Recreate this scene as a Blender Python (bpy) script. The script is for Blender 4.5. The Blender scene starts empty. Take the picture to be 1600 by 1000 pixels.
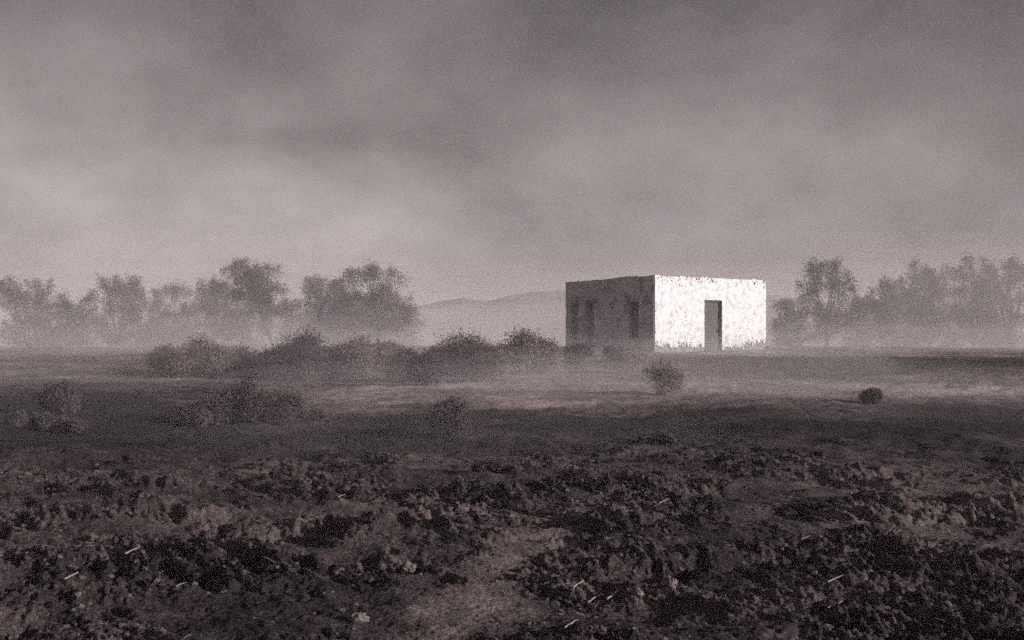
import bpy, bmesh, math, random
import numpy as np
from mathutils import Vector, Matrix, noise as mnoise

R = math.radians
F = 1555.0          # focal length in photo pixels (1600 wide)
HOR = 520.0         # horizon row in the photograph
EYE = 1.7
rng = np.random.default_rng(7)
random.seed(7)
sc = bpy.context.scene
col = sc.collection

# ------------------------------------------------------------------ helpers
def tag(o, label=None, cat=None, group=None, kind=None):
    if label: o['label'] = label
    if cat: o['category'] = cat
    if group: o['group'] = group
    if kind: o['kind'] = kind
    return o

def mesh_from(name, V, Fc, mat=None, smooth=True):
    """V (n,3) array, Fc (m,4) or (m,3) int array -> mesh"""
    V = np.asarray(V, dtype=np.float32); Fc = np.asarray(Fc, dtype=np.int32)
    me = bpy.data.meshes.new(name)
    k = Fc.shape[1]
    me.vertices.add(len(V)); me.vertices.foreach_set('co', V.ravel())
    me.loops.add(Fc.size); me.loops.foreach_set('vertex_index', Fc.ravel())
    me.polygons.add(len(Fc))
    me.polygons.foreach_set('loop_start', np.arange(0, Fc.size, k, dtype=np.int32))
    me.polygons.foreach_set('use_smooth', np.full(len(Fc), smooth, dtype=bool))
    me.update(calc_edges=True); me.validate()
    if mat: me.materials.append(mat)
    return me

def link(name, me, parent=None, loc=None, rz=0.0):
    o = bpy.data.objects.new(name, me); col.objects.link(o)
    if parent: o.parent = parent
    if loc is not None: o.location = loc
    if rz: o.rotation_euler.z = rz
    return o

def empty(name, loc, rz=0.0):
    o = bpy.data.objects.new(name, None); col.objects.link(o)
    o.location = loc; o.rotation_euler.z = rz; o.empty_display_size = .2
    return o

# ---- vectorised noise
def _h(ix, iy, s):
    h = (ix.astype(np.int64) * 374761393 + iy.astype(np.int64) * 668265263 + s * 1442695041) & 0xffffffff
    h = ((h ^ (h >> 13)) * 1274126177) & 0xffffffff
    return ((h ^ (h >> 16)) & 0xffff) / 65535.0

def gnoise(x, y, s=0):
    ix = np.floor(x); iy = np.floor(y); fx = x - ix; fy = y - iy
    u = fx * fx * fx * (fx * (fx * 6 - 15) + 10); v = fy * fy * fy * (fy * (fy * 6 - 15) + 10)
    def g(dx, dy):
        a = _h(ix + dx, iy + dy, s) * 6.2831853
        return np.cos(a) * (fx - dx) + np.sin(a) * (fy - dy)
    a = g(0, 0); b = g(1, 0); c = g(0, 1); d = g(1, 1)
    return (a + (b - a) * u + (c - a) * v + (a - b - c + d) * u * v) * 1.5

def fbm(x, y, s=0, o=4, gain=.5):
    t = 0; a = 1.0
    for k in range(o):
        t = t + a * gnoise(x * 2 ** k + 17.3 * k, y * 2 ** k - 9.1 * k, s + k); a *= gain
    return t

def lumps(x, y, s=0, keep=.6):
    """rounded bumps of random height, one per cell at most, 0..1"""
    ix = np.floor(x); iy = np.floor(y); best = np.zeros_like(x)
    for dx in (-1, 0, 1):
        for dy in (-1, 0, 1):
            cx = ix + dx; cy = iy + dy
            px = cx + .2 + .6 * _h(cx, cy, s + 1); py = cy + .2 + .6 * _h(cx, cy, s + 2)
            hh = _h(cx, cy, s + 3); rr = .25 + .5 * _h(cx, cy, s + 4)
            d2 = ((x - px) ** 2 + (y - py) ** 2) / (rr * rr)
            b = np.sqrt(np.clip(1 - d2, 0, 1)) * rr * 1.3 * (hh < keep)
            best = np.maximum(best, b)
    return best

def sst(a, b, x):
    t = np.clip((x - a) / (b - a), 0, 1); return t * t * (3 - 2 * t)

# ------------------------------------------------------------------ terrain
def base_h(x, y):
    d = np.hypot(x, y)
    h = .67 * sst(14, 50, d) - 1.5 * sst(78, 112, d)
    h = h + .10 * gnoise(x / 9., y / 6., 31) * sst(7, 16, d) + .05 * gnoise(x / 3.6, y / 2.6, 32) * sst(5, 9, d) * (1 - sst(40, 55, d) * .7)
    h = h + .30 * gnoise(x / 26., y / 18., 33) * sst(20, 34, d) * (1 - sst(40, 48, d)) 
    h = h + .8 * gnoise(x / 60., y / 60., 34) * sst(110, 200, d)
    return h

# the worn track: a smooth, paler strip of soil
TRACK = [(-.5, 1.5), (-.42, 4.6), (-.42, 5.8), (-.28, 6.8), (.0, 7.5), (.35, 8.2)]
def track_mask(x, y):
    m = np.full_like(x, 99.)
    for (x0, y0), (x1, y1) in zip(TRACK[:-1], TRACK[1:]):
        dx, dy = x1 - x0, y1 - y0
        t = np.clip(((x - x0) * dx + (y - y0) * dy) / (dx * dx + dy * dy), 0, 1)
        m = np.minimum(m, np.hypot(x - x0 - t * dx, y - y0 - t * dy))
    m = m + .34 * fbm(x * 2.2, y * 1.7, 61, 4, .6)
    w = np.where(y < 7, .34, .34 - .04 * (y - 7))
    return 1 - sst(.45, 1.15, m / np.maximum(w, .12))

# hollows with deep shade  (x, y, rx, ry, depth, angle)
HOLL = [(1.55, 7.35, .75, .16, .17, .12), (-3.0, 9.2, .8, .3, .12, -.2), (-2.5, 6.9, .55, .2, .12, .3), (3.3, 6.2, .5, .22, .12, -.3),
        (-1.2, 7.6, .5, .22, .10, -.4), (-2.2, 8.6, .6, .25, .1, .1), (2.2, 9.2, .7, .2, .1, .2), (-.6, 11.5, .9, .3, .1, 0), (4.2, 8.4, .6, .2, .1, -.3),
        (-3.1, 5.9, .5, .18, .1, .2), (.9, 6.0, .5, .2, .09, -.5)]
def rough_mask(x, y):
    d = np.hypot(x, y)
    c = sst(-.30, .42, fbm(x * .55 + 3, y * .9, 71, 3) + .12)
    near = 1 - sst(9.5, 19, d)
    return (.16 + .84 * c) * near * (1 - .86 * track_mask(x, y))

def detail_h(x, y):
    d = np.hypot(x, y)
    rm = rough_mask(x, y)
    wx = x + .05 * gnoise(x * 6, y * 6, 81); wy = y + .05 * gnoise(x * 6 + 9, y * 6, 82)
    # the field was worked diagonally: crusts and clods are drawn out along (1, -1.2)
    u = .64 * x - .77 * y + .25 * gnoise(x * .8, y * .8, 83); v = .77 * x + .64 * y + .12 * gnoise(x * 1.4, y * 1.4, 84)
    tm = track_mask(x, y)
    near = .6 + .4 * sst(6, 9, d)
    h = .040 * rm * near * lumps(u / .60, v / .30, 1, .45)
    h = h + .040 * rm * lumps(u / .24, v / .13, 11, .60)
    h = h + .030 * rm * lumps(u / .11, v / .07, 21, .70) * (d < 14)
    rid = 1 - np.abs(fbm(u * .75, v * 2.4, 41, 4, .55))
    h = h + .12 * (rm * .8 + .2 * (1 - tm)) * near * (rid - .75) * (1 - sst(15, 24, d))
    h = h + .028 * fbm(u * 4, v * 9, 42, 4, .6) * (rm + .14) + .017 * (rm + .07) * fbm(x * 17, y * 17, 47, 3, .6)
    h = h + .09 * fbm(u * .45, v * .9, 46, 3, .55) * (.25 + rm) * (1 - sst(13, 22, d)) * near * (1 - .85 * tm)
    h = h + .006 * fbm(x * 22, y * 22, 43, 2, .6) * (1 - sst(7, 13, d))
    h = h + .05 * fbm(x * .8, y * 1.1, 44, 3) * (1 - sst(14, 26, d))
    # far field: low scrubby roughness
    h = h + .045 * fbm(x * .9, y * 1.6, 45, 4, .65) * sst(10, 18, d) * (1 - sst(60, 90, d))
    for hx, hy, rx, ry, dp, an in HOLL:
        ca, sa = math.cos(an), math.sin(an)
        u = ((x - hx) * ca + (y - hy) * sa) / rx; v = (-(x - hx) * sa + (y - hy) * ca) / ry
        q = u * u + v * v + .5 * fbm(x * 3, y * 3, 51, 2)
        h = h - dp * np.exp(-np.maximum(q, 0) * 1.2)
    return h

def H(x, y):
    x = np.asarray(x, dtype=np.float64); y = np.asarray(y, dtype=np.float64)
    return base_h(x, y) + detail_h(x, y)

def hz(x, y): return float(H(np.array([x]), np.array([y]))[0])

def at(px, py, dmin=3.5):
    """where the line of sight through a photo pixel meets the plain"""
    dx = (px - 800) / F; dz = -(py - HOR) / F
    t = np.geomspace(dmin, 160, 4000)
    z = EYE + dz * t
    g = base_h(dx * t, t)
    k = np.argmax(z <= g)
    if z[k] > g[k]: k = len(t) - 1
    return float(dx * t[k]), float(t[k])

# ------------------------------------------------------------------ materials
def mat_new(name):
    m = bpy.data.materials.new(name); m.use_nodes = True
    nt = m.node_tree; b = nt.nodes['Principled BSDF']
    b.inputs['Roughness'].default_value = .92
    b.inputs['Specular IOR Level'].default_value = .15
    return m, nt, b

def noise_mat(name, c0, c1, scale=6., detail=6., rough=.92, bump=0., bscale=None, stretch=(1, 1, 1), lo=.35, hi=.65):
    m, nt, b = mat_new(name); N = nt.nodes; L = nt.links
    tc = N.new('ShaderNodeTexCoord'); mp = N.new('ShaderNodeMapping'); mp.inputs['Scale'].default_value = stretch
    L.new(tc.outputs['Object'], mp.inputs['Vector'])
    n = N.new('ShaderNodeTexNoise'); n.inputs['Scale'].default_value = scale; n.inputs['Detail'].default_value = detail
    n.inputs['Roughness'].default_value = .65
    L.new(mp.outputs[0], n.inputs['Vector'])
    r = N.new('ShaderNodeValToRGB'); r.color_ramp.elements[0].position = lo; r.color_ramp.elements[1].position = hi
    r.color_ramp.elements[0].color = (*c0, 1); r.color_ramp.elements[1].color = (*c1, 1)
    L.new(n.outputs['Fac'], r.inputs[0]); L.new(r.outputs[0], b.inputs['Base Color'])
    b.inputs['Roughness'].default_value = rough
    if bump:
        n2 = N.new('ShaderNodeTexNoise'); n2.inputs['Scale'].default_value = bscale or scale * 3; n2.inputs['Detail'].default_value = 5
        L.new(mp.outputs[0], n2.inputs['Vector'])
        bp = N.new('ShaderNodeBump'); bp.inputs['Strength'].default_value = 1; bp.inputs['Distance'].default_value = bump
        L.new(n2.outputs['Fac'], bp.inputs['Height']); L.new(bp.outputs[0], b.inputs['Normal'])
    return m

def T(v, w=0.):   # the whole place is near monochrome: a faint brown-violet grey
    return (v * (1.21 + w), v * .905, v * .955)

M_clod = noise_mat('clod_soil', T(.02), T(.12), 30, 6, bump=.004)
M_stone = noise_mat('pale_stone', T(.05), T(.17), 30, 6, bump=.006)
M_straw = noise_mat('dry_straw', T(.12), T(.30), 40, 3)
M_leaf = noise_mat('scrub_leaves', T(.028), T(.085), 3, 5, lo=.3, hi=.7)
M_leaf_lit = noise_mat('lit_look_scrub_leaves', T(.06), T(.20), 3, 5, lo=.3, hi=.7)  # leaf colour raised to show sunlight, and mist on the sparse bushes
M_bark = noise_mat('bark', T(.03), T(.075), 8, 5)
M_hill = noise_mat('hill_rock', T(.05), T(.11), .05, 6)
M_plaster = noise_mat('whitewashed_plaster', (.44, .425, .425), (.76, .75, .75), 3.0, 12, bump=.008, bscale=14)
M_plaster_side = noise_mat('side_plaster', (.27, .25, .252), (.44, .41, .413), 1.6, 8, bump=.01, bscale=10)  # darker plaster for the side wall
M_adobe = noise_mat('adobe_core', (.12, .105, .105), (.30, .275, .28), 5, 6, bump=.02, bscale=9)
M_roof = noise_mat('mud_roof', T(.10), T(.18), 3, 5, bump=.02)
M_wood = noise_mat('weathered_wood', (.065, .058, .059), (.13, .118, .12), 7, 5, stretch=(6, 6, .5))
M_darkwood = noise_mat('dark_wood', T(.02), T(.05), 7, 5, stretch=(6, 6, .5))

def ground_mat():
    m, nt, b = mat_new('dry_soil'); N = nt.nodes; L = nt.links
    tc = N.new('ShaderNodeTexCoord')
    at_ = N.new('ShaderNodeAttribute'); at_.attribute_name = 'soil_tone'
    def nz(scale, detail, rough=.65):
        n = N.new('ShaderNodeTexNoise'); n.inputs['Scale'].default_value = scale; n.inputs['Detail'].default_value = detail
        n.inputs['Roughness'].default_value = rough; L.new(tc.outputs['Object'], n.inputs['Vector']); return n
    n1 = nz(3.5, 8); n2 = nz(38, 5, .8)
    def mth(op, a, bb, c=None):
        q = N.new('ShaderNodeMath'); q.operation = op
        for i, v in enumerate((a, bb, c)):
            if v is None: continue
            if isinstance(v, (int, float)): q.inputs[i].default_value = v
            else: L.new(v, q.inputs[i])
        return q.outputs[0]
    a = mth('MULTIPLY_ADD', n1.outputs['Fac'], .8, -.40)
    c = mth('MULTIPLY_ADD', n2.outputs['Fac'], 1.1, -.55)
    n3 = nz(120, 3, .8); e3 = mth('MULTIPLY_ADD', n3.outputs['Fac'], .9, -.45)
    s = mth('ADD', mth('ADD', at_.outputs['Fac'], e3), mth('ADD', a, c))
    r = N.new('ShaderNodeValToRGB'); e = r.color_ramp.elements
    e[0].position = 0; e[0].color = (*T(.006, .1), 1); e[1].position = 1; e[1].color = (*T(.40), 1)
    k = e.new(.35); k.color = (*T(.026, .07), 1); k = e.new(.65); k.color = (*T(.145, .02), 1)
    L.new(s, r.inputs[0]); L.new(r.outputs[0], b.inputs['Base Color'])
    bp = N.new('ShaderNodeBump'); bp.inputs['Strength'].default_value = 1; bp.inputs['Distance'].default_value = .035
    nb = nz(34, 8, .75); L.new(nb.outputs['Fac'], bp.inputs['Height']); L.new(bp.outputs[0], b.inputs['Normal'])
    b.inputs['Roughness'].default_value = .95
    return m
M_ground = ground_mat()

# ------------------------------------------------------------------ ground sheet
def soil_tone(x, y):
    d = np.hypot(x, y)
    s = .42 + .16 * fbm(x * .35, y * .5, 91, 3)
    tm = track_mask(x, y)
    s = s + .12 * tm - .03 * (1 - tm) * (1 - sst(9, 14, d))
    s = s + .10 * fbm(x * 1.6, y * 1.6, 92, 3) * (1 - sst(12, 20, d))
    # plain: darker and paler belts across the soil
    w = fbm(x / 11., y / 5., 93, 3) * 1.1
    dd = y + w
    far = sst(13, 17, d)
    g = lambda c, w_: np.exp(-((dd - c) / w_) ** 2)
    right = sst(4, 11, x); left = 1 - sst(-8, -3, x)
    belt = .18 * sst(39, 46, dd) + .30 * g(25.5, 3.6) * (1 - left) + .06 * g(33, 4) * (1 - right) - .24 * g(17.5, 3.2) - .12 * g(13, 3) - .10 * g(20, 3) * right
    belt = belt - .46 * g(34, 4) * right - .22 * g(22, 4.5) * left + .08 * g(30, 3) * left
    s = s + far * (belt + .10 * fbm(x / 2.2, y / 1.2, 94, 3))
    return np.clip(s, 0.02, 1)

def build_ground():
    front = np.linspace(-R(34), R(34), 1000)
    side = np.linspace(R(34), 2 * math.pi - R(34), 90)[1:-1]
    ang = np.concatenate([front, side])
    rr = [1.2]
    while rr[-1] < 62: rr.append(rr[-1] * (1.02 if rr[-1] < 4.3 else 1.0019 if rr[-1] < 10 else 1.0035 if rr[-1] < 20 else 1.007))
    while rr[-1] < 1400: rr.append(rr[-1] * 1.035)
    rr = np.array(rr)
    A, Q = np.meshgrid(ang, rr)
    X = Q * np.sin(A); Y = Q * np.cos(A)
    na, nr = len(ang), len(rr)
    Z = np.zeros_like(X)
    for i in range(0, nr, 100):
        Z[i:i + 100] = H(X[i:i + 100], Y[i:i + 100])
    S = soil_tone(X, Y)
    V = np.stack([X.ravel(), Y.ravel(), Z.ravel()], 1)
    idx = np.arange(nr * na).reshape(nr, na)
    nxt = np.roll(idx, -1, axis=1)
    Fq = np.stack([idx[:-1].ravel(), nxt[:-1].ravel(), nxt[1:].ravel(), idx[1:].ravel()], 1)[:, ::-1]
    me = mesh_from('ground', V, Fq, M_ground)
    a = me.attributes.new('soil_tone', 'FLOAT', 'POINT')
    a.data.foreach_set('value', S.ravel().astype(np.float32))
    # close the middle under the camera
    bm = bmesh.new(); bm.from_mesh(me); bm.verts.ensure_lookup_table()
    bm.faces.new([bm.verts[i] for i in range(na)])
    bmesh.ops.recalc_face_normals(bm, faces=[bm.faces[-1]] if False else bm.faces[:0])
    bm.to_mesh(me); bm.free()
    o = link('ground', me); tag(o, kind='structure'); return o
build_ground()

# ------------------------------------------------------------------ hills
def build_hills():
    xs = np.linspace(-330, 330, 260); ys = np.linspace(300, 520, 50)
    prof_x = [-200, 200, 560, 640, 672, 705, 722, 745, 775, 800, 850, 885, 960, 1040, 1180, 1260, 1400, 1700, 2100]
    prof_y = [512, 508, 498, 481, 475, 468, 465, 468, 466, 461, 456, 452, 450, 452, 459, 468, 474, 484, 500]
    X, Y = np.meshgrid(xs, ys)
    px = 800 + X / 340. * F
    top = EYE + (HOR - np.interp(px, prof_x, prof_y)) / F * 340.
    top = top + .5 * fbm(X / 14, Y / 14, 101, 4) * sst(300, 340, Y)
    k = sst(296, 340, Y) * (1 - sst(380, 520, Y) * .8)
    Z = -2.5 + (top + 2.5) * k
    nr, na = X.shape; idx = np.arange(nr * na).reshape(nr, na)
    Fq = np.stack([idx[:-1, :-1].ravel(), idx[:-1, 1:].ravel(), idx[1:, 1:].ravel(), idx[1:, :-1].ravel()], 1)
    o = link('hills', mesh_from('hills', np.stack([X.ravel(), Y.ravel(), Z.ravel()], 1), Fq, M_hill)); tag(o, kind='structure')
build_hills()

# ------------------------------------------------------------------ the small flat-roofed house
HX, HY = 7.40, 51.8
HZ = EYE - (551 - HOR) / F * 51.8
AF = R(33)
LF, LS, HH = 8.25, 7.75, 4.03
house = empty('adobe_house', (HX, HY, HZ), AF)
tag(house, 'small flat-roofed adobe house with one blinding white sunlit wall and a plain narrow door', 'house')
# local frame: +x along the sunlit front, +y along the shaded side, front faces -y, side faces -x
def wall_block(L, Ht, thick, holes, top_fn, du=.16, seed=0):
    """wall in its own (u, n, v) frame: u along, n inward thickness, v up; holes (u0,u1,v0,v1)"""
    us = sorted(set([0, L] + [h[0] for h in holes] + [h[1] for h in holes] + list(np.round(np.arange(du, L, du), 3))))
    us = [u for i, u in enumerate(us) if i == 0 or u - us[i - 1] > .03 or any(abs(u - q) < 1e-6 for h in holes for q in h[:2]) or u == L]
    vs0 = sorted(set([-.5, 0, 1.0] + [h[2] for h in holes] + [h[3] for h in holes] + list(np.round(np.arange(.2, Ht - .1, .2), 3))))
    bm = bmesh.new(); vert = {}
    def vv(i, j, s):
        key = (i, j, s)
        if key not in vert:
            u = us[i]; v = vs0[j]
            if j == len(vs0) - 1: v = top_fn(u)
            n = 0 if s == 0 else thick
            w = .018 * mnoise.noise(Vector((u * 1.3 + seed, v * 1.3, s * 3.))) if s == 0 else 0
            vert[key] = bm.verts.new((u, n + w, v))
        return vert[key]
    vs0 = [v for v in vs0 if v < Ht - .12] + [Ht]
    def solid(i, j):
        if i < 0 or j < 0 or i >= len(us) - 1 or j >= len(vs0) - 1: return False
        uc = (us[i] + us[i + 1]) / 2; vc = (vs0[j] + vs0[j + 1]) / 2
        return not any(h[0] < uc < h[1] and h[2] < vc < h[3] for h in holes)
    for i in range(len(us) - 1):
        for j in range(len(vs0) - 1):
            if not solid(i, j): continue
            a, b, c, d = [(i, j), (i + 1, j), (i + 1, j + 1), (i, j + 1)]
            bm.faces.new([vv(*a, 0), vv(*b, 0), vv(*c, 0), vv(*d, 0)])
            bm.faces.new([vv(*d, 1), vv(*c, 1), vv(*b, 1), vv(*a, 1)])
            for (p, q, ni, nj) in ((a, b, i, j - 1), (b, c, i + 1, j), (c, d, i, j + 1), (d, a, i - 1, j)):
                if not solid(ni, nj): bm.faces.new([vv(*q, 0), vv(*p, 0), vv(*p, 1), vv(*q, 1)])
    return bm

def bm_obj(name, bm, mat, parent, mx=None):
    if mx is not None: bm.transform(mx)
    bmesh.ops.recalc_face_normals(bm, faces=bm.faces)
    me = bpy.data.meshes.new(name); bm.to_mesh(me); bm.free(); me.materials.append(mat)
    return link(name, me, parent)

def box_bm(x0, x1, y0, y1, z0, z1, bev=0.0, bm=None):
    own = bm is None; bm = bm or bmesh.new()
    r = bmesh.ops.create_cube(bm, size=1)
    for v in r['verts']:
        v.co = Vector(((x0 + x1) / 2 + v.co.x * (x1 - x0), (y0 + y1) / 2 + v.co.y * (y1 - y0), (z0 + z1) / 2 + v.co.z * (z1 - z0)))
    if bev:
        es = list({e for v in r['verts'] for e in v.link_edges})
        bmesh.ops.bevel(bm, geom=es, offset=bev, segments=1, affect='EDGES')
    return bm

def bumpy(L, base, amp, seed, ends=()):
    def f(u):
        z = base + amp * mnoise.noise(Vector((u * 1.1 + seed, 0, 0))) + amp * .8 * mnoise.noise(Vector((u * 4.1, seed, 0)))
        return z
    return f

top_front = bumpy(LF, HH, .035, 3.3)
def top_side(u):   # px profile of the shaded wall's top
    return HH + np.interp(u, [0, 1.0, 2.1, 2.7, 4.1, LS], [-.02, -.02, .05, .03, -.03, -.03]) + .03 * mnoise.noise(Vector((u * 3., 8, 0)))
DOOR = (3.536, 4.823, .06, 2.8)
# shaded side openings, distance u from the near corner (u runs away from camera)
def side_u(px):
    k = (px - 800) / F; ca, sa = math.cos(AF), math.sin(AF)
    # point = (HX - u sin, HY + u cos)
    return (HX - k * HY) / (sa + k * ca)
def side_v(px, py):
    u = side_u(px); D = HY + u * math.cos(AF); return EYE + (HOR - py) / F * D - HZ
SH = []
for a, b, t, bt in ((998, 984, 471, 531), (929, 916, 473, 541), (905, 893, 473, 531)):
    SH.append((side_u(a), side_u(b), side_v((a + b) / 2, bt), side_v((a + b) / 2, t)))
TH = .38
front = bm_obj('front_wall', wall_block(LF, HH, TH, [DOOR], top_front, seed=1), M_adobe, house)
Mside = Matrix(((0, 1, 0, 0), (1, 0, 0, 0), (0, 0, 1, 0), (0, 0, 0, 1)))   # u->y, n->x
def side_block():
    holes = [(h[0] - TH, h[1] - TH, h[2], h[3]) for h in SH]
    b = wall_block(LS - TH, HH, TH, holes, lambda u: top_side(u + TH), seed=5)
    b.transform(Matrix.Translation((TH + .002, 0, 0)))
    return b
bm_obj('side_wall', side_block(), M_adobe, house, Mside)
b = wall_block(LS - TH, HH, TH, [], lambda u: HH - .05, seed=9); b.transform(Matrix.Translation((TH + .002, 0, 0)))
bm_obj('far_side_wall', b, M_adobe, house, Matrix(((0, -1, 0, LF), (1, 0, 0, 0), (0, 0, 1, 0), (0, 0, 0, 1))))
b = wall_block(LF - 2 * TH - .006, HH, TH, [], lambda u: HH - .06, seed=12)
bm_obj('rear_wall', b, M_adobe, house, Matrix(((1, 0, 0, TH + .003), (0, -1, 0, LS), (0, 0, 1, 0), (0, 0, 0, 1))))
bm_obj('roof', box_bm(TH + .005, LF - TH - .005, TH + .005, LS - TH - .005, HH - .42, HH - .24), M_roof, house)
bm_obj('floor', box_bm(TH + .005, LF - TH - .005, TH + .005, LS - TH - .005, -.3, .03), M_roof, house)

def plaster(L, Ht, holes, top_fn, mask, mat, mx, name, c=.045, off=.022):
    nu = int(L / c); nv = int((Ht + .3) / c)
    us = np.linspace(0, L, nu + 1); vs = np.linspace(-.15, Ht + .1, nv + 1)
    U, V = np.meshgrid((us[:-1] + us[1:]) / 2, (vs[:-1] + vs[1:]) / 2)
    topv = np.array([top_fn(u) for u in U[0]])
    keep = mask(U, V) & (V < topv[None, :] - .02)
    for h in holes: keep &= ~((U > h[0] - .01) & (U < h[1] + .01) & (V > h[2]) & (V < h[3] + .01))
    UU, VV = np.meshgrid(us, vs)
    idx = np.arange(UU.size).reshape(UU.shape)
    q = np.stack([idx[:-1, :-1], idx[:-1, 1:], idx[1:, 1:], idx[1:, :-1]], -1)[keep]
    used, inv = np.unique(q.ravel(), return_inverse=True)
    jit = .012 * np.stack([gnoise(UU.ravel() * 31, VV.ravel() * 31, 5), gnoise(UU.ravel() * 31, VV.ravel() * 31, 6)], 1)
    P = np.stack([UU.ravel() + jit[:, 0], -off - .006 * fbm(UU.ravel() * 2, VV.ravel() * 2, 8, 3) - .012, VV.ravel() + jit[:, 1]], 1)[used]
    me = mesh_from(name, P, inv.reshape(-1, 4), mat)
    me.transform(mx)
    o = link(name, me, house)
    s = o.modifiers.new('thickness', 'SOLIDIFY'); s.thickness = .03; s.offset = 0
    return o
def mask_front(U, V):
    n = fbm(U * 5, V * 2.2, 11, 4, .65)
    n2 = fbm(U * 14, V * 6, 12, 3, .7)
    edge = .34 + .25 * fbm(U * .9, U * 0 + .5, 13, 3) + .08 * (U > DOOR[1])
    ero = fbm(U * 7, V * 4.5, 16, 4, .7)
    ok = ero * .55 + (V - edge) / .42 > 0
    ok &= ~((V > HH - .6) & (n * .6 + n2 * .8 > .42 + (HH - V) * .9))
    ok &= ~((n * .5 + n2 * .7) > .98)
    ok &= ~((U < .10) & (n2 > .6))
    return ok
def mask_side(U, V):
    n = fbm(U * 1.6, V * 1.3, 21, 4, .6)
    return (V > .35 + .5 * fbm(U * 1.5, U * 0, 23, 3)) & (n < .42)
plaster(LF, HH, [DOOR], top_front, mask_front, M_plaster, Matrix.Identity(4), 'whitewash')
plaster(LS, HH, SH, top_side, mask_side, M_plaster_side, Mside, 'side_wall_plaster', c=.06)

# door
d0, d1, dz0, dz1 = DOOR
bm = bmesh.new()
k = 6; w = (d1 - d0 - .16) / k
for i in range(k):
    box_bm(d0 + .08 + i * w + .004, d0 + .08 + (i + 1) * w - .004, .13, .17, dz0 + .03, dz1 - .09, .004, bm)
door = bm_obj('door', bm, M_wood, house)
for z in (.45, 1.35, 2.2): bm_obj('crossbar', box_bm(d0 + .1, d1 - .1, .105, .128, z, z + .13, .004), M_wood, door)
bm_obj('handle', box_bm(d1 - .22, d1 - .18, .06, .104, 1.05, 1.25, .008), M_darkwood, door)
bm = bmesh.new()
box_bm(d0 + .002, d0 + .078, .06, .2, dz0 - .02, dz1 - .002, 0, bm); box_bm(d1 - .078, d1 - .002, .06, .2, dz0 - .02, dz1 - .002, 0, bm)
box_bm(d0 + .080, d1 - .080, .06, .2, dz1 - .082, dz1 - .002, 0, bm)
bm_obj('door_frame', bm, M_wood, house)
bm_obj('doorstep', box_bm(d0 - .1, d1 + .1, -.35, .05, -.25, .055, .03), M_adobe, house)
# side openings
for n_, h in enumerate(SH):
    bm = bmesh.new(); u0, u1, v0, v1 = h
    box_bm(.16, .26, u0 + .002, u0 + .07, v0 + .002, v1 - .002, 0, bm); box_bm(.16, .26, u1 - .07, u1 - .002, v0 + .002, v1 - .002, 0, bm)
    box_bm(.16, .26, u0 + .073, u1 - .073, v1 - .07, v1 - .002, 0, bm); box_bm(.16, .26, u0 + .073, u1 - .073, v0 + .002, v0 + .07, 0, bm)
    wn = bm_obj('window', bm, M_darkwood, house)
    bm = bmesh.new(); m_ = (u0 + u1) / 2
    box_bm(.20, .23, u0 + .075, m_ - .006, v0 + .075, v1 - .075, .004, bm); box_bm(.20, .23, m_ + .006, u1 - .075, v0 + .075, v1 - .075, .004, bm)
    bm_obj('shutter', bm, M_darkwood, wn)
    bm_obj('lintel', box_bm(-.045, .1, u0 - .15, u1 + .15, v1 + .03, v1 + .16, .01), M_darkwood, house)

# ------------------------------------------------------------------ plants
def tube(P, Rr, n=6):
    """P (k,3), radii -> verts, quads"""
    P = np.asarray(P, float); V = []; Q = []
    for i, p in enumerate(P):
        d = P[min(i + 1, len(P) - 1)] - P[max(i - 1, 0)]; d /= np.linalg.norm(d) + 1e-9
        a = np.cross(d, [0, 0, 1.]) if abs(d[2]) < .9 else np.cross(d, [1., 0, 0]); a /= np.linalg.norm(a); b_ = np.cross(d, a)
        for j in range(n):
            t = 2 * math.pi * j / n; V.append(p + Rr[i] * (math.cos(t) * a + math.sin(t) * b_))
    for i in range(len(P) - 1):
        for j in range(n):
            Q.append((i * n + j, i * n + (j + 1) % n, (i + 1) * n + (j + 1) % n, (i + 1) * n + j))
    return np.array(V), np.array(Q)

def merge(parts):
    V = []; Q = []; o = 0
    for v, q in parts: V.append(v); Q.append(q + o); o += len(v)
    return np.concatenate(V), np.concatenate(Q)

def leaves(C, size, r):
    """C (n,3) leaf centres -> small folded-free quads with random orientation"""
    n = len(C)
    a = r.normal(size=(n, 3)); a /= np.linalg.norm(a, axis=1)[:, None]
    b_ = r.normal(size=(n, 3)); b_ -= (b_ * a).sum(1)[:, None] * a; b_ /= np.linalg.norm(b_, axis=1)[:, None]
    s = size * (.5 + r.random(n))[:, None]
    a = a * s; b_ = b_ * s * .45
    V = np.stack([C - a, C - b_, C + a, C + b_], 1).reshape(-1, 3)
    return V, np.arange(4 * n).reshape(-1, 4)

def wander(p0, p1, k, amp, r):
    t = np.linspace(0, 1, k)[:, None]; P = p0 + (p1 - p0) * t
    P[1:-1] += r.normal(size=(k - 2, 3)) * amp; return P

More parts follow.
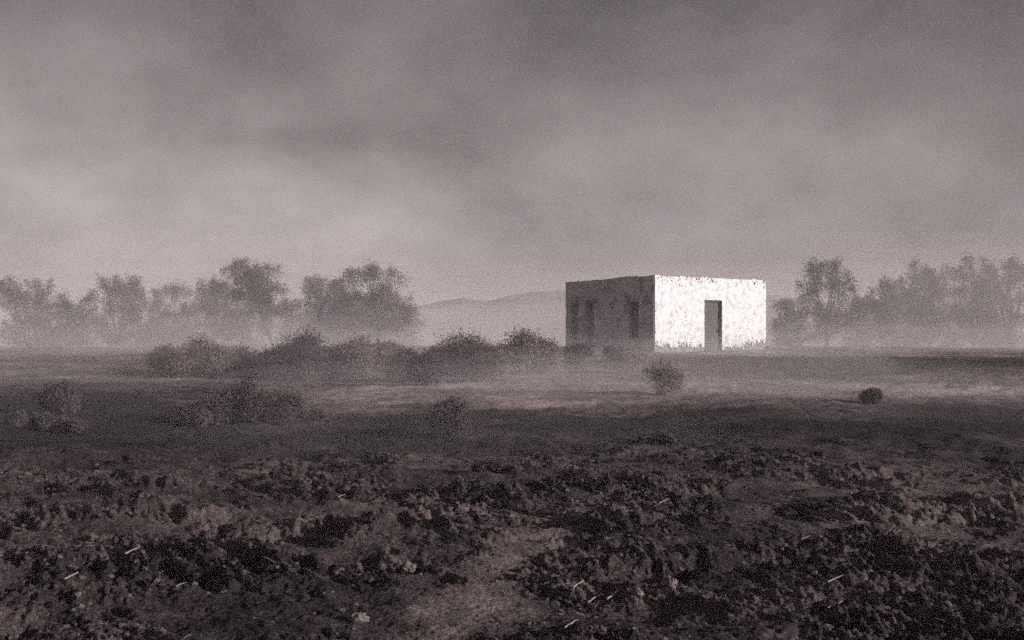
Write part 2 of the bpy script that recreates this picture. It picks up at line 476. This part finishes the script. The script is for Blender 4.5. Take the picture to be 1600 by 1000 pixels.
def make_tree(seed, Ht, W, base_frac=.25, nb=34, lean=0., tuft=.8, nl=19000, leaf=.065):
    """a ragged multi-limbed tree of height Ht, crown width W; crown bottom at base_frac*Ht"""
    r = np.random.default_rng(seed)
    root = empty('tree', (0, 0, 0))
    fork = np.array([lean * .35, 0, Ht * max(base_frac, .12)])
    parts = [tube(wander(np.array([lean * -.25, 0, -.4]), fork, 5, .05, r), np.linspace(.20, .15, 5) * Ht / 8, 8)]
    tips = []
    base_frac = max(base_frac, .0); cz = Ht * (1 + base_frac) / 2; rz_ = Ht * (1 - base_frac) / 2
    for i in range(nb):
        th = r.random() * 6.283; q = r.random() ** .5
        zz = r.uniform(-.9, .95)
        rad = W / 2 * q * (.80 + .20 * zz) * (1.12 if zz < .6 else 1.12 - (zz - .6) * .9) * r.uniform(.8, 1.15)
        p = np.array([math.cos(th) * rad + lean * (.6 + zz * .4), math.sin(th) * rad * .8, cz + zz * rz_ * (.86 + .14 * r.random())])
        tips.append(p)
    tips = np.array(tips)
    for p in tips[:16]:
        parts.append(tube(wander(fork + r.normal(size=3) * .05, p, 5, .12, r), np.linspace(.09, .02, 5) * Ht / 8, 5))
    V, Q = merge(parts); link('trunk', mesh_from('trunk', V, Q, M_bark), root)
    # leaf sprays: each tip carries a few drawn-out upward/outward plumes
    C = []
    per = nl // (nb * 4)
    ctr = np.array([lean * .6, 0, cz - rz_ * .3])
    for p in tips:
        for _ in range(4):
            d = (p - ctr); d /= np.linalg.norm(d) + 1e-6; d = d + r.normal(size=3) * .55 + np.array([0, 0, .35]); d /= np.linalg.norm(d)
            L = tuft * (.4 + r.random() * 1.2)
            t = r.random(per)[:, None]
            C.append(p + d * L * (t - .35) + r.normal(size=(per, 3)) * (.42 * (1.2 - t)) * tuft)
    C = np.concatenate(C)
    C[:, 2] *= Ht / np.percentile(C[:, 2], 99.7)
    V, Q = leaves(C, leaf, r); link('crown', mesh_from('crown', V, Q, M_leaf, False), root)
    return root

def dup(root, loc, rz=0., s=(1, 1, 1)):
    c = root.copy(); col.objects.link(c); c.location = loc; c.rotation_euler.z = rz; c.scale = s
    for ch in root.children:
        d = ch.copy(); col.objects.link(d); d.parent = c
    return c

TREES = [  # px, top, width px, distance, crown bottom fraction, lean, label
 (42, 434, 92, 84, .20, 0, 'misty tree at the far left edge, its top split into two humps'),
 (122, 455, 78, 92, .12, 0, 'low dim tree second from the left in the tree line, flat topped'),
 (186, 430, 74, 88, .12, 0, 'tree with a narrow spike at its top, third from the left in the tree line'),
 (268, 443, 88, 100, .12, 0, 'palest tree in the left tree line, wide and half lost in mist'),
 (347, 436, 72, 84, .22, 0, 'compact dark round tree just left of the tallest left tree'),
 (421, 406, 82, 78, .36, -1.6, 'tallest left tree, bushy head raised on a leaning bare trunk'),
 (509, 432, 80, 86, .20, 0, 'tree with a small tufted top between the leaning tree and the broad tree'),
 (592, 412, 104, 78, .16, 0, 'broad dark tree at the right end of the left tree line'),
 (550, 452, 80, 84, .10, 0, 'low bushy tree filling the gap left of the broad dark tree'),
 (1292, 405, 92, 84, .12, 0, 'dark tree with a fanned two-pronged top right of the white house'),
 (1234, 462, 54, 104, .10, 0, 'faint small tree nearest the white house on its right'),
 (1391, 434, 70, 92, .12, 0, 'short ragged tree with a small crest between the fan-topped tree and the tall group'),
 (1452, 408, 78, 88, .14, 0, 'tall misty tree with several thin tips, first of the tall group at right'),
 (1522, 401, 66, 90, .14, 0, 'slender misty tree with a narrow top in the middle of the right group'),
 (1578, 402, 76, 86, .14, 0, 'tall broad tree touching the right edge of the picture'),
 (82, 470, 80, 104, .05, 0, 'faint low tree filling the gap between the two leftmost trees'),
 (226, 468, 76, 106, .05, 0, 'faint low tree just left of the palest wide tree in the left line'),
 (306, 466, 74, 104, .05, 0, 'faint low tree between the palest wide tree and the compact round one'),
 (385, 472, 70, 104, .05, 0, 'faint low growth directly left of the leaning trunk'),
 (468, 466, 76, 100, .05, 0, 'low bushy tree just right of the leaning trunk'),
 (628, 478, 62, 104, .05, 0, 'faint low tree trailing off right of the broad dark tree'),
 (1418, 456, 74, 106, .05, 0, 'faint low tree behind the short ragged tree at right'),
 (1488, 446, 70, 104, .05, 0, 'faint tree filling the gap left of the slender misty tree'),
 (1552, 440, 66, 106, .05, 0, 'faint tree filling the gap right of the slender misty tree'),
 (1345, 462, 60, 100, .10, 0, 'low faint tree just right of the fan-topped tree'),
]
for i, (px, top, wpx, D, bf, lean, lab) in enumerate(TREES):
    x = (px - 800) / F * D; y = math.sqrt(max(D * D - x * x, 1)); y = D
    z = float(base_h(np.array([x]), np.array([y]))[0]) - .1
    Ht = EYE + (HOR - top) / F * D - z; W = wpx / F * D * 1.0
    t = make_tree(100 + i, Ht, W, bf if lean else min(bf, .03 if bf < .3 else .22), nb=60, lean=lean, tuft=1.0)
    t.location = (x, y, z)
    tag(t, lab, 'tree', 'trees in the mist behind the plain')

def make_bush(seed, Ht, W, mat=M_leaf, nl=4200, leaf=.035, nm='bush'):
    r = np.random.default_rng(seed); root = empty(nm, (0, 0, 0))
    parts = []
    lobes = []
    nlobe = max(5, int(5 + W * 2.2))
    for i in range(nlobe):
        th = r.random() * 6.283; q = r.random() ** .6
        lx = math.cos(th) * q * W * .34; ly = math.sin(th) * q * W * .28
        lz = Ht * (.30 + .40 * (1 - q) + .12 * r.random()); rr = (.26 + .16 * r.random()) * min(Ht, W * .7)
        lobes.append((lx, ly, min(lz, Ht - rr * .8), rr))
    C = []; Cn = nl // nlobe
    for lx, ly, lz, rr in lobes:
        d = r.normal(size=(Cn, 3)); d /= np.linalg.norm(d, axis=1)[:, None]
        rad = rr * (1 - .6 * r.random(Cn) ** 1.6 + .14 * r.normal(size=Cn))
        rad = rad * (1 + .45 * np.array([mnoise.noise(Vector(v * 2.6 + np.array([lx * 3, ly * 3, seed]))) for v in d]))
        P = d * rad[:, None] + np.array([lx, ly, lz]); C.append(P)
        parts.append(tube(wander(np.array([lx * .15, ly * .15, -.12]), np.array([lx, ly, lz]), 4, .03, r), np.linspace(.03, .01, 4), 5))
    for k in range(34):  # stray twigs with sparse leaves
        lx, ly, lz, rr = lobes[r.integers(nlobe)]
        d = r.normal(size=3); d[2] = abs(d[2]) * .8; d /= np.linalg.norm(d)
        p0 = np.array([lx, ly, lz]); p1 = p0 + d * rr * (1.05 + .32 * r.random() ** 2)
        parts.append(tube(wander(p0, p1, 4, .02, r), np.linspace(.012, .004, 4), 4))
        C.append(p0 + (p1 - p0) * r.uniform(.7, 1.02, (24, 1)) + r.normal(size=(24, 3)) * .04)
    C = np.concatenate(C); C[:, 2] = np.where(C[:, 2] < .02, .02 + r.random(len(C)) * .2 * Ht, C[:, 2])
    V, Q = merge(parts); link('stems', mesh_from('stems', V, Q, M_bark), root)
    V, Q = leaves(C, leaf, r); link('foliage', mesh_from('foliage', V, Q, mat, False), root)
    return root

BUSHES = [  # px, base py, width px, top py, label, pale
 (268, 582, 56, 535, 'dim round bush at the left end of the long bush row', 1),
 (322, 590, 80, 530, 'wide hazy bush second from the left in the long bush row', 1),
 (375, 588, 58, 541, 'small round bush between the wide hazy bush and the big domed bush', 0),
 (418, 592, 46, 549, 'dark low bush tucked against the left foot of the big domed bush', 0),
 (482, 596, 106, 524, 'big domed bush with a dark crest in the left half of the bush row', 0),
 (566, 590, 74, 527, 'rounded bush right behind the big domed bush, in the middle of the row', 1),
 (606, 580, 46, 537, 'small upright bush standing alone in the gap at the middle of the bush row', 1),
 (642, 598, 64, 552, 'dark squat bush left of the tallest bush in the row', 0),
 (668, 602, 52, 556, 'low spreading bush at the front foot of the squat bush', 0),
 (722, 596, 96, 521, 'tallest domed bush of the row with a dark crown, left of the house', 0),
 (786, 588, 56, 540, 'rounded bush in the dip between the two tall bushes near the house', 0),
 (824, 586, 66, 521, 'upright bush with a square outline, last tall one before the house', 1),
 (876, 574, 50, 544, 'small dark bush just off the left corner of the house', 0),
 (925, 566, 76, 536, 'low dark bush in front of the shaded house wall under the two windows', 0),
 (982, 582, 40, 546, 'sparse bush in front of the shaded wall near the white corner', 2),
 (1030, 616, 54, 562, 'ghostly upright bush in front of the corner where white wall starts', 2),
 (446, 584, 60, 540, 'round grey bush peeping over the left shoulder of the big domed bush', 1),
 (532, 586, 60, 538, 'grey bush filling the gap right of the big domed bush', 1),
 (690, 584, 56, 541, 'grey bush in the gap between the squat bush and the tallest domed bush', 1),
 (756, 590, 56, 537, 'grey bush leaning on the right side of the tallest domed bush', 1),
 (852, 582, 54, 536, 'grey bush closing the row between the square one and the house corner', 1),
 (1364, 630, 28, 608, 'small dark ball-shaped bush alone on the plain right of the house', 0),
 (711, 682, 76, 626, 'dark round bush alone on the pale ground in the picture centre', 0),
 (1022, 697, 64, 673, 'flat low bush below the house, nearer the viewer', 0),
 (388, 662, 120, 598, 'large dark mounded bush left of centre in front of the row', 0),
 (450, 664, 60, 622, 'low dark bush at the right skirt of the large mounded bush', 0),
 (320, 664, 70, 622, 'low dark bush at the left skirt of the large mounded bush', 0),
 (499, 656, 20, 645, 'tiny dark tuft right of the large mounded bush', 0),
 (27, 662, 30, 638, 'small ball-shaped bush near the left edge of the picture', 0),
 (97, 652, 64, 600, 'dusky rounded bush right of the small ball-shaped bush at left', 0),
 (75, 672, 60, 640, 'low shadowy bush in front of the dusky rounded bush at left', 0),
 (118, 676, 40, 652, 'small shadowy bush at the right foot of the dusky rounded bush', 0),
 (762, 738, 50, 722, 'flattened dark tuft on the bare soil below the centre bush', 0),
]
for i, (px, by, w, ty, lab, pale) in enumerate(BUSHES):
    x, y = at(px, by); z = hz(x, y) - .03
    Ht = (by - ty) / F * y; W = w / F * y
    b_ = make_bush(300 + i, Ht * 1.06, W * (1.5 if i < 15 or 15 < i < 21 else 1.3), M_leaf_lit if pale else M_leaf, nl=int((6000 + 6000 * min(W, 2.5)) * (.28 if pale == 2 else 1)), leaf=.008 + .0007 * y)
    b_.location = (x, y, z)
    tag(b_, lab, 'bush', 'bushes scattered over the plain')

# ------------------------------------------------------------------ stones, sticks, clods
def rock_mesh(r, sx, sy, sz, sub=2, amp=.28, mat=None, name='stone'):
    bm = bmesh.new(); bmesh.ops.create_icosphere(bm, subdivisions=sub, radius=1)
    o = Vector(r.random(3) * 50)
    for v in bm.verts:
        n = mnoise.noise(v.co * 1.1 + o) * amp * 1.4 + mnoise.noise(v.co * 2.9 + o) * amp * .7 + mnoise.noise(v.co * 6.5 + o) * amp * .3
        c = v.co * (1 + n); v.co = Vector((c.x * sx, c.y * sy, c.z * sz))
    return bm

STONES = [(638, 884, 26, 'pale lumpy stone at the left edge of the smooth track, farther of two'),
          (560, 968, 26, 'pale lumpy stone left of the track near the bottom edge of the picture'),
          (1046, 922, 30, 'knobbly light stone on the clods right of the track, right of centre'),
          (995, 936, 22, 'smaller light stone just left of the knobbly stone right of the track')]
r_ = np.random.default_rng(5)
for px, py, w, lab in STONES:
    x, y = at(px, py); s = w / F * y / 2
    bm = rock_mesh(r_, s, s * .8, s * .72, 4, .4)
    me = bpy.data.meshes.new('stone'); bm.to_mesh(me); bm.free(); me.materials.append(M_stone)
    o = link('stone', me, loc=(x, y, hz(x, y) + s * .35), rz=r_.random() * 6); tag(o, lab, 'stone')

STICKS = [  # px,py of both ends, label
 (195, 877, 218, 870, 'pale straight stick on the clods at left, higher of the two left sticks'),
 (100, 928, 122, 921, 'pale thin stick near the lower left corner, beside a dark hollow'),
 (405, 836, 420, 833, 'short pale stick on the upper left slope of clods'),
 (275, 921, 288, 919, 'short pale stick right of the lower left hollow'),
 (1293, 926, 1316, 919, 'pale straight stick at lower right, upper of a matching pair'),
 (1293, 974, 1316, 966, 'pale straight stick at lower right, lower of a matching pair'),
 (1252, 853, 1266, 851, 'tiny pale stick right of the long black hollow'),
 (895, 931, 912, 924, 'bent straw stalk in the tangle of litter right of the track'),
 (918, 936, 941, 926, 'longer straw stalk in the middle of the litter right of the track'),
 (948, 938, 966, 929, 'straw stalk at the right end of the litter right of the track'),
 (880, 981, 902, 972, 'straw stalk near the bottom edge right of the track'),
 (1376, 858, 1380, 848, 'short upright stalk sticking out of the clods at right'),
 (1030, 788, 1044, 783, 'short dim stalk on the upper slope right of centre'),
 (528, 789, 540, 787, 'short pale stalk on the slope left of the track top'),
]
for k, (xa, ya, xb, yb, lab) in enumerate(STICKS):
    x0, y0 = at(xa, ya); x1, y1 = at(xb, yb)
    if abs(xb - xa) < 8: y1 = y0
    p0 = np.array([x0, y0, 0.]); p1 = np.array([x1, y1, 0.])
    L = min(np.linalg.norm(p1 - p0), .32); d = (p1 - p0) / (np.linalg.norm(p1 - p0) + 1e-9)
    p1 = p0 + d * L
    g = [hz(*(p0 + (p1 - p0) * t)[:2]) for t in np.linspace(0, 1, 7)]
    top = max(g) + .012
    if abs(xb - xa) < 8: p0[2] = g[0] - .02; p1[2] = g[0] + .09
    else: p0[2] = max(g[0] + .006, top - .012); p1[2] = top + .004
    P = wander(p0, p1, 6, .0025, r_); c = P[0].copy()
    V, Q = tube(P - c, np.linspace(.0062, .0035, 6) * (1 if L > .12 else .7), 6)
    o = link('stick', mesh_from('stick', V, Q, M_straw), loc=c); tag(o, lab, 'stick', 'pale sticks lying on the soil')

def scatter_clods(n, lo, hi, smin, smax, name, mat, seed, sub=1):
    r = np.random.default_rng(seed)
    protos = []
    for _ in range(14):
        bm = rock_mesh(r, 1, .85, .7, sub, .45); bm.verts.ensure_lookup_table(); bm.faces.ensure_lookup_table()
        protos.append((np.array([v.co[:] for v in bm.verts]), np.array([[v.index for v in f.verts] for f in bm.faces]))); bm.free()
    d = np.sqrt(r.uniform(lo * lo, hi * hi, n * 5)); a = r.uniform(-R(33), R(33), n * 5)
    x = d * np.sin(a); y = d * np.cos(a)
    keep = (r.random(n * 5) < rough_mask(x, y) ** 1.3 + .01)
    x = x[keep][:n]; y = y[keep][:n]; z = H(x, y)
    parts = []
    for i in range(len(x)):
        v, f = protos[r.integers(14)]
        s = smin + (smax - smin) * r.random() ** 3.5
        t = r.random() * 6.283; c, s_ = math.cos(t) * s, math.sin(t) * s
        q = np.stack([v[:, 0] * c - v[:, 1] * s_, v[:, 0] * s_ + v[:, 1] * c, v[:, 2] * s], 1) + np.array([x[i], y[i], z[i] + s * .15])
        parts.append((q, f))
    V, Q = merge(parts)
    o = link(name, mesh_from(name, V, Q, mat, False)); return o
tag(scatter_clods(8000, 4.6, 14, .005, .026, 'soil_clods', M_clod, 3, 2), 'broken lumps of dry soil strewn over the foreground', 'soil clods', kind='stuff')

def litter():
    r = np.random.default_rng(9); n = 1000
    d = np.sqrt(r.uniform(4.6 ** 2, 12 ** 2, n * 4)); a = r.uniform(-R(33), R(33), n * 4)
    x = d * np.sin(a); y = d * np.cos(a)
    k = r.random(n * 4) < rough_mask(x, y) ** 1.5; x = x[k][:n]; y = y[k][:n]
    # a denser tangle right of the track
    cx, cy = at(940, 935); x = np.concatenate([x, cx + r.normal(size=90) * .28]); y = np.concatenate([y, cy + r.normal(size=90) * .2])
    z = H(x, y); parts = []
    for i in range(len(x)):
        L = .015 + .07 * r.random() ** 2.5; t = r.random() * 6.283
        dv = np.array([math.cos(t), math.sin(t), r.normal() * .35]); p = np.array([x[i], y[i], z[i] + .010 + abs(dv[2]) * L * .5])
        parts.append(tube(np.array([p - dv * L / 2, p + r.normal(size=3) * L * .06, p + dv * L / 2]), [.0016, .0022, .0012], 3))
    V, Q = merge(parts)
    tag(link('dry_litter', mesh_from('dry_litter', V, Q, noise_mat('litter', T(.08), T(.24), 20, 2))), 'bits of dry straw and twig littering the foreground soil', 'litter', kind='stuff')
litter()

# ------------------------------------------------------------------ air
def volume_mat(name, dens, colr, aniso=.0):
    m = bpy.data.materials.new(name); m.use_nodes = True; nt = m.node_tree; nt.nodes.clear()
    out = nt.nodes.new('ShaderNodeOutputMaterial'); v = nt.nodes.new('ShaderNodeVolumePrincipled')
    v.inputs['Density'].default_value = dens; v.inputs['Color'].default_value = (*colr, 1); v.inputs['Anisotropy'].default_value = aniso
    nt.links.new(v.outputs[0], out.inputs['Volume']); return m
HAZE_C = (.89, .795, .812)
bm = box_bm(-1500, 1500, -1500, 1500, -6.0, 26.0)
me = bpy.data.meshes.new('haze'); bm.to_mesh(me); bm.free(); me.materials.append(volume_mat('haze_air', .0016, HAZE_C))
tag(link('haze', me), 'thin dusty air over the whole plain', 'haze', kind='stuff')

def mist(cx, cy, cz, rx, ry, rz_, dens, seed, rot=0.):
    bm = bmesh.new(); bmesh.ops.create_icosphere(bm, subdivisions=4, radius=1)
    o = Vector((seed, seed * 2.3, 0))
    for v in bm.verts:
        n = 1 + .45 * mnoise.noise(v.co * 1.5 + o) + .25 * mnoise.noise(v.co * 3.5 + o)
        v.co = Vector((v.co.x * rx * n, v.co.y * ry * n, v.co.z * rz_ * n))
    me = bpy.data.meshes.new('mist_bank'); bm.to_mesh(me); bm.free(); me.materials.append(volume_mat('mist_air', dens, HAZE_C))
    for p in me.polygons: p.use_smooth = False
    ob = link('mist_bank', me, loc=(cx, cy, cz), rz=rot)
    return ob
MIST = [(-52, 70, -.6, 28, 9, 5.5, .008, 1, 'bank of mist at the far left under the tree line'),
        (-19, 70, -.6, 15, 8, 5.0, .009, 2, 'bank of mist under the leaning tree'),
        (-30, 74, -.6, 34, 8, 10.0, .020, 3, 'taller thin mist through the left tree line'),
        (40, 75, -.6, 30, 9, 9.5, .024, 4, 'bank of mist under the right tree line'),
        (50, 70, -.6, 18, 9, 7.0, .010, 5, 'bank of mist at the far right under the tree line'),
        (26, 72, -.6, 20, 8, 3.6, .010, 6, 'low mist just right of the house'),
        (-5, 82, -.6, 20, 12, 4.6, .014, 7, 'bank of mist left of the house before the hills'),
        (-2, 180, -2, 260, 62, 14, .005, 8, 'deep veil of mist in front of the hills'),
        (-26, 50, 0, 18, 9, 2.8, .013, 11, 'mist drifting over the far left of the plain'),
        (-9, 50, 0, 12, 7, 2.4, .016, 12, 'low mist behind the long bush row'),
        (30, 55, .2, 22, 9, 1.8, .015, 13, 'thin ground mist right of the house'),
        (14, 47, .3, 8, 4, .8, .014, 17, 'shallow mist lying at the foot of the white wall'),
        (3, 42, 0, 9, 6, 2.4, .014, 14, 'wisp of mist before the shaded house wall'),
        (-9, 30, -.2, 15, 6, 2.0, .013, 9, 'low mist creeping among the bushes'),
        (-15, 24, -.3, 8, 4.5, 1.7, .010, 15, 'wisp of dust over the dark bushes at left'),
        (3, 27, -.3, 12, 6, 1.5, .020, 10, 'low mist over the pale ground before the house'),
        (12, 20, -.4, 8, 4, 1.1, .010, 16, 'thin dust over the plain at right'),
        (5, 24, -.2, 7, 2.6, 1.9, .042, 18, 'wisp of dust before the ghostly bush at the house corner'),
        (-1, 15, -.3, 5, 1.5, 1.2, .016, 19, 'wisp of dust before the round bush in the centre'),
        (-7.5, 16.3, -.3, 6, 1.8, 1.5, .010, 20, 'wisp of dust before the large mounded bush')]
for cx, cy, cz, rx, ry, rz_, dn, sd, lab in MIST:
    tag(mist(cx, cy, cz, rx, ry, rz_, dn, sd), lab, 'mist', kind='stuff')

# ------------------------------------------------------------------ light
SUN_AZ = R(-22); SUN_EL = R(17)
sd = Vector((math.cos(SUN_AZ) * math.cos(SUN_EL), math.sin(SUN_AZ) * math.cos(SUN_EL), math.sin(SUN_EL)))
sun = bpy.data.lights.new('sun', 'SUN'); sun.energy = 5.0; sun.angle = R(.5); sun.color = (1, .965, .955)
so = bpy.data.objects.new('sun', sun); col.objects.link(so); so.rotation_euler = sd.to_track_quat('Z', 'Y').to_euler(); so.location = (30, -20, 30)
w = bpy.data.worlds.new('World'); sc.world = w; w.use_nodes = True
nt = w.node_tree; N = nt.nodes; L = nt.links
bg = N['Background']; bg.inputs['Strength'].default_value = .068
sky = N.new('ShaderNodeTexSky'); sky.sky_type = 'NISHITA'; sky.sun_disc = False
sky.sun_elevation = SUN_EL; sky.sun_rotation = math.pi / 2 - SUN_AZ; sky.dust_density = 4
bw = N.new('ShaderNodeRGBToBW'); L.new(sky.outputs[0], bw.inputs[0])
tc = N.new('ShaderNodeTexCoord'); mp = N.new('ShaderNodeMapping'); mp.inputs['Scale'].default_value = (1.0, 1.0, 1.6); mp.inputs['Location'].default_value = (2.7, .6, 1.1)
L.new(tc.outputs['Generated'], mp.inputs['Vector'])
n1 = N.new('ShaderNodeTexNoise'); n1.inputs['Scale'].default_value = 4.6; n1.inputs['Detail'].default_value = 4; n1.inputs['Roughness'].default_value = .55; n1.inputs['Distortion'].default_value = .15
L.new(mp.outputs[0], n1.inputs['Vector'])
mr = N.new('ShaderNodeMapRange'); mr.inputs['From Min'].default_value = .30; mr.inputs['From Max'].default_value = .70
mr.inputs['To Min'].default_value = .50; mr.inputs['To Max'].default_value = 1.40
L.new(n1.outputs['Fac'], mr.inputs['Value'])
mu = N.new('ShaderNodeMath'); mu.operation = 'MULTIPLY'; L.new(bw.outputs[0], mu.inputs[0]); L.new(mr.outputs[0], mu.inputs[1])
sx = N.new('ShaderNodeSeparateXYZ'); L.new(tc.outputs['Generated'], sx.inputs[0])
el = N.new('ShaderNodeMapRange'); el.interpolation_type = 'SMOOTHSTEP'   # overcast brightens towards the horizon
el.inputs['From Min'].default_value = .02; el.inputs['From Max'].default_value = .34; el.inputs['To Min'].default_value = 1.62; el.inputs['To Max'].default_value = .78
L.new(sx.outputs['Z'], el.inputs['Value'])
mu2 = N.new('ShaderNodeMath'); mu2.operation = 'MULTIPLY'; L.new(mu.outputs[0], mu2.inputs[0]); L.new(el.outputs[0], mu2.inputs[1])
ex = N.new('ShaderNodeMapRange'); ex.interpolation_type = 'SMOOTHSTEP'; L.new(sx.outputs['X'], ex.inputs['Value'])   # thicker cloud to the right
ex.inputs['From Min'].default_value = -.1; ex.inputs['From Max'].default_value = .5; ex.inputs['To Min'].default_value = 1.08; ex.inputs['To Max'].default_value = .82
mu3 = N.new('ShaderNodeMath'); mu3.operation = 'MULTIPLY'; L.new(mu2.outputs[0], mu3.inputs[0]); L.new(ex.outputs[0], mu3.inputs[1]); mu = mu3
vm = N.new('ShaderNodeVectorMath'); vm.operation = 'SCALE'; vm.inputs[0].default_value = (1.07, .955, .962)
L.new(mu.outputs[0], vm.inputs['Scale']); L.new(vm.outputs[0], bg.inputs['Color'])

# ------------------------------------------------------------------ camera
cam = bpy.data.cameras.new('camera'); cam.sensor_width = 36; cam.lens = 36 * F / 1600
cam.shift_y = (HOR - 500) / 1600.; cam.clip_start = .1; cam.clip_end = 5000
co = bpy.data.objects.new('camera', cam); col.objects.link(co); co.location = (0, 0, EYE); co.rotation_euler = (R(90), 0, 0)
sc.camera = co
vs = sc.view_settings; vs.view_transform = 'Standard'; vs.look = 'None'; vs.gamma = 1; vs.exposure = 0.28
sc.cycles.use_denoising = False
sc.cycles.use_adaptive_sampling = True; sc.cycles.adaptive_threshold = .25; sc.cycles.adaptive_min_samples = 16
sc.cycles.volume_bounces = 1; sc.cycles.max_bounces = 5
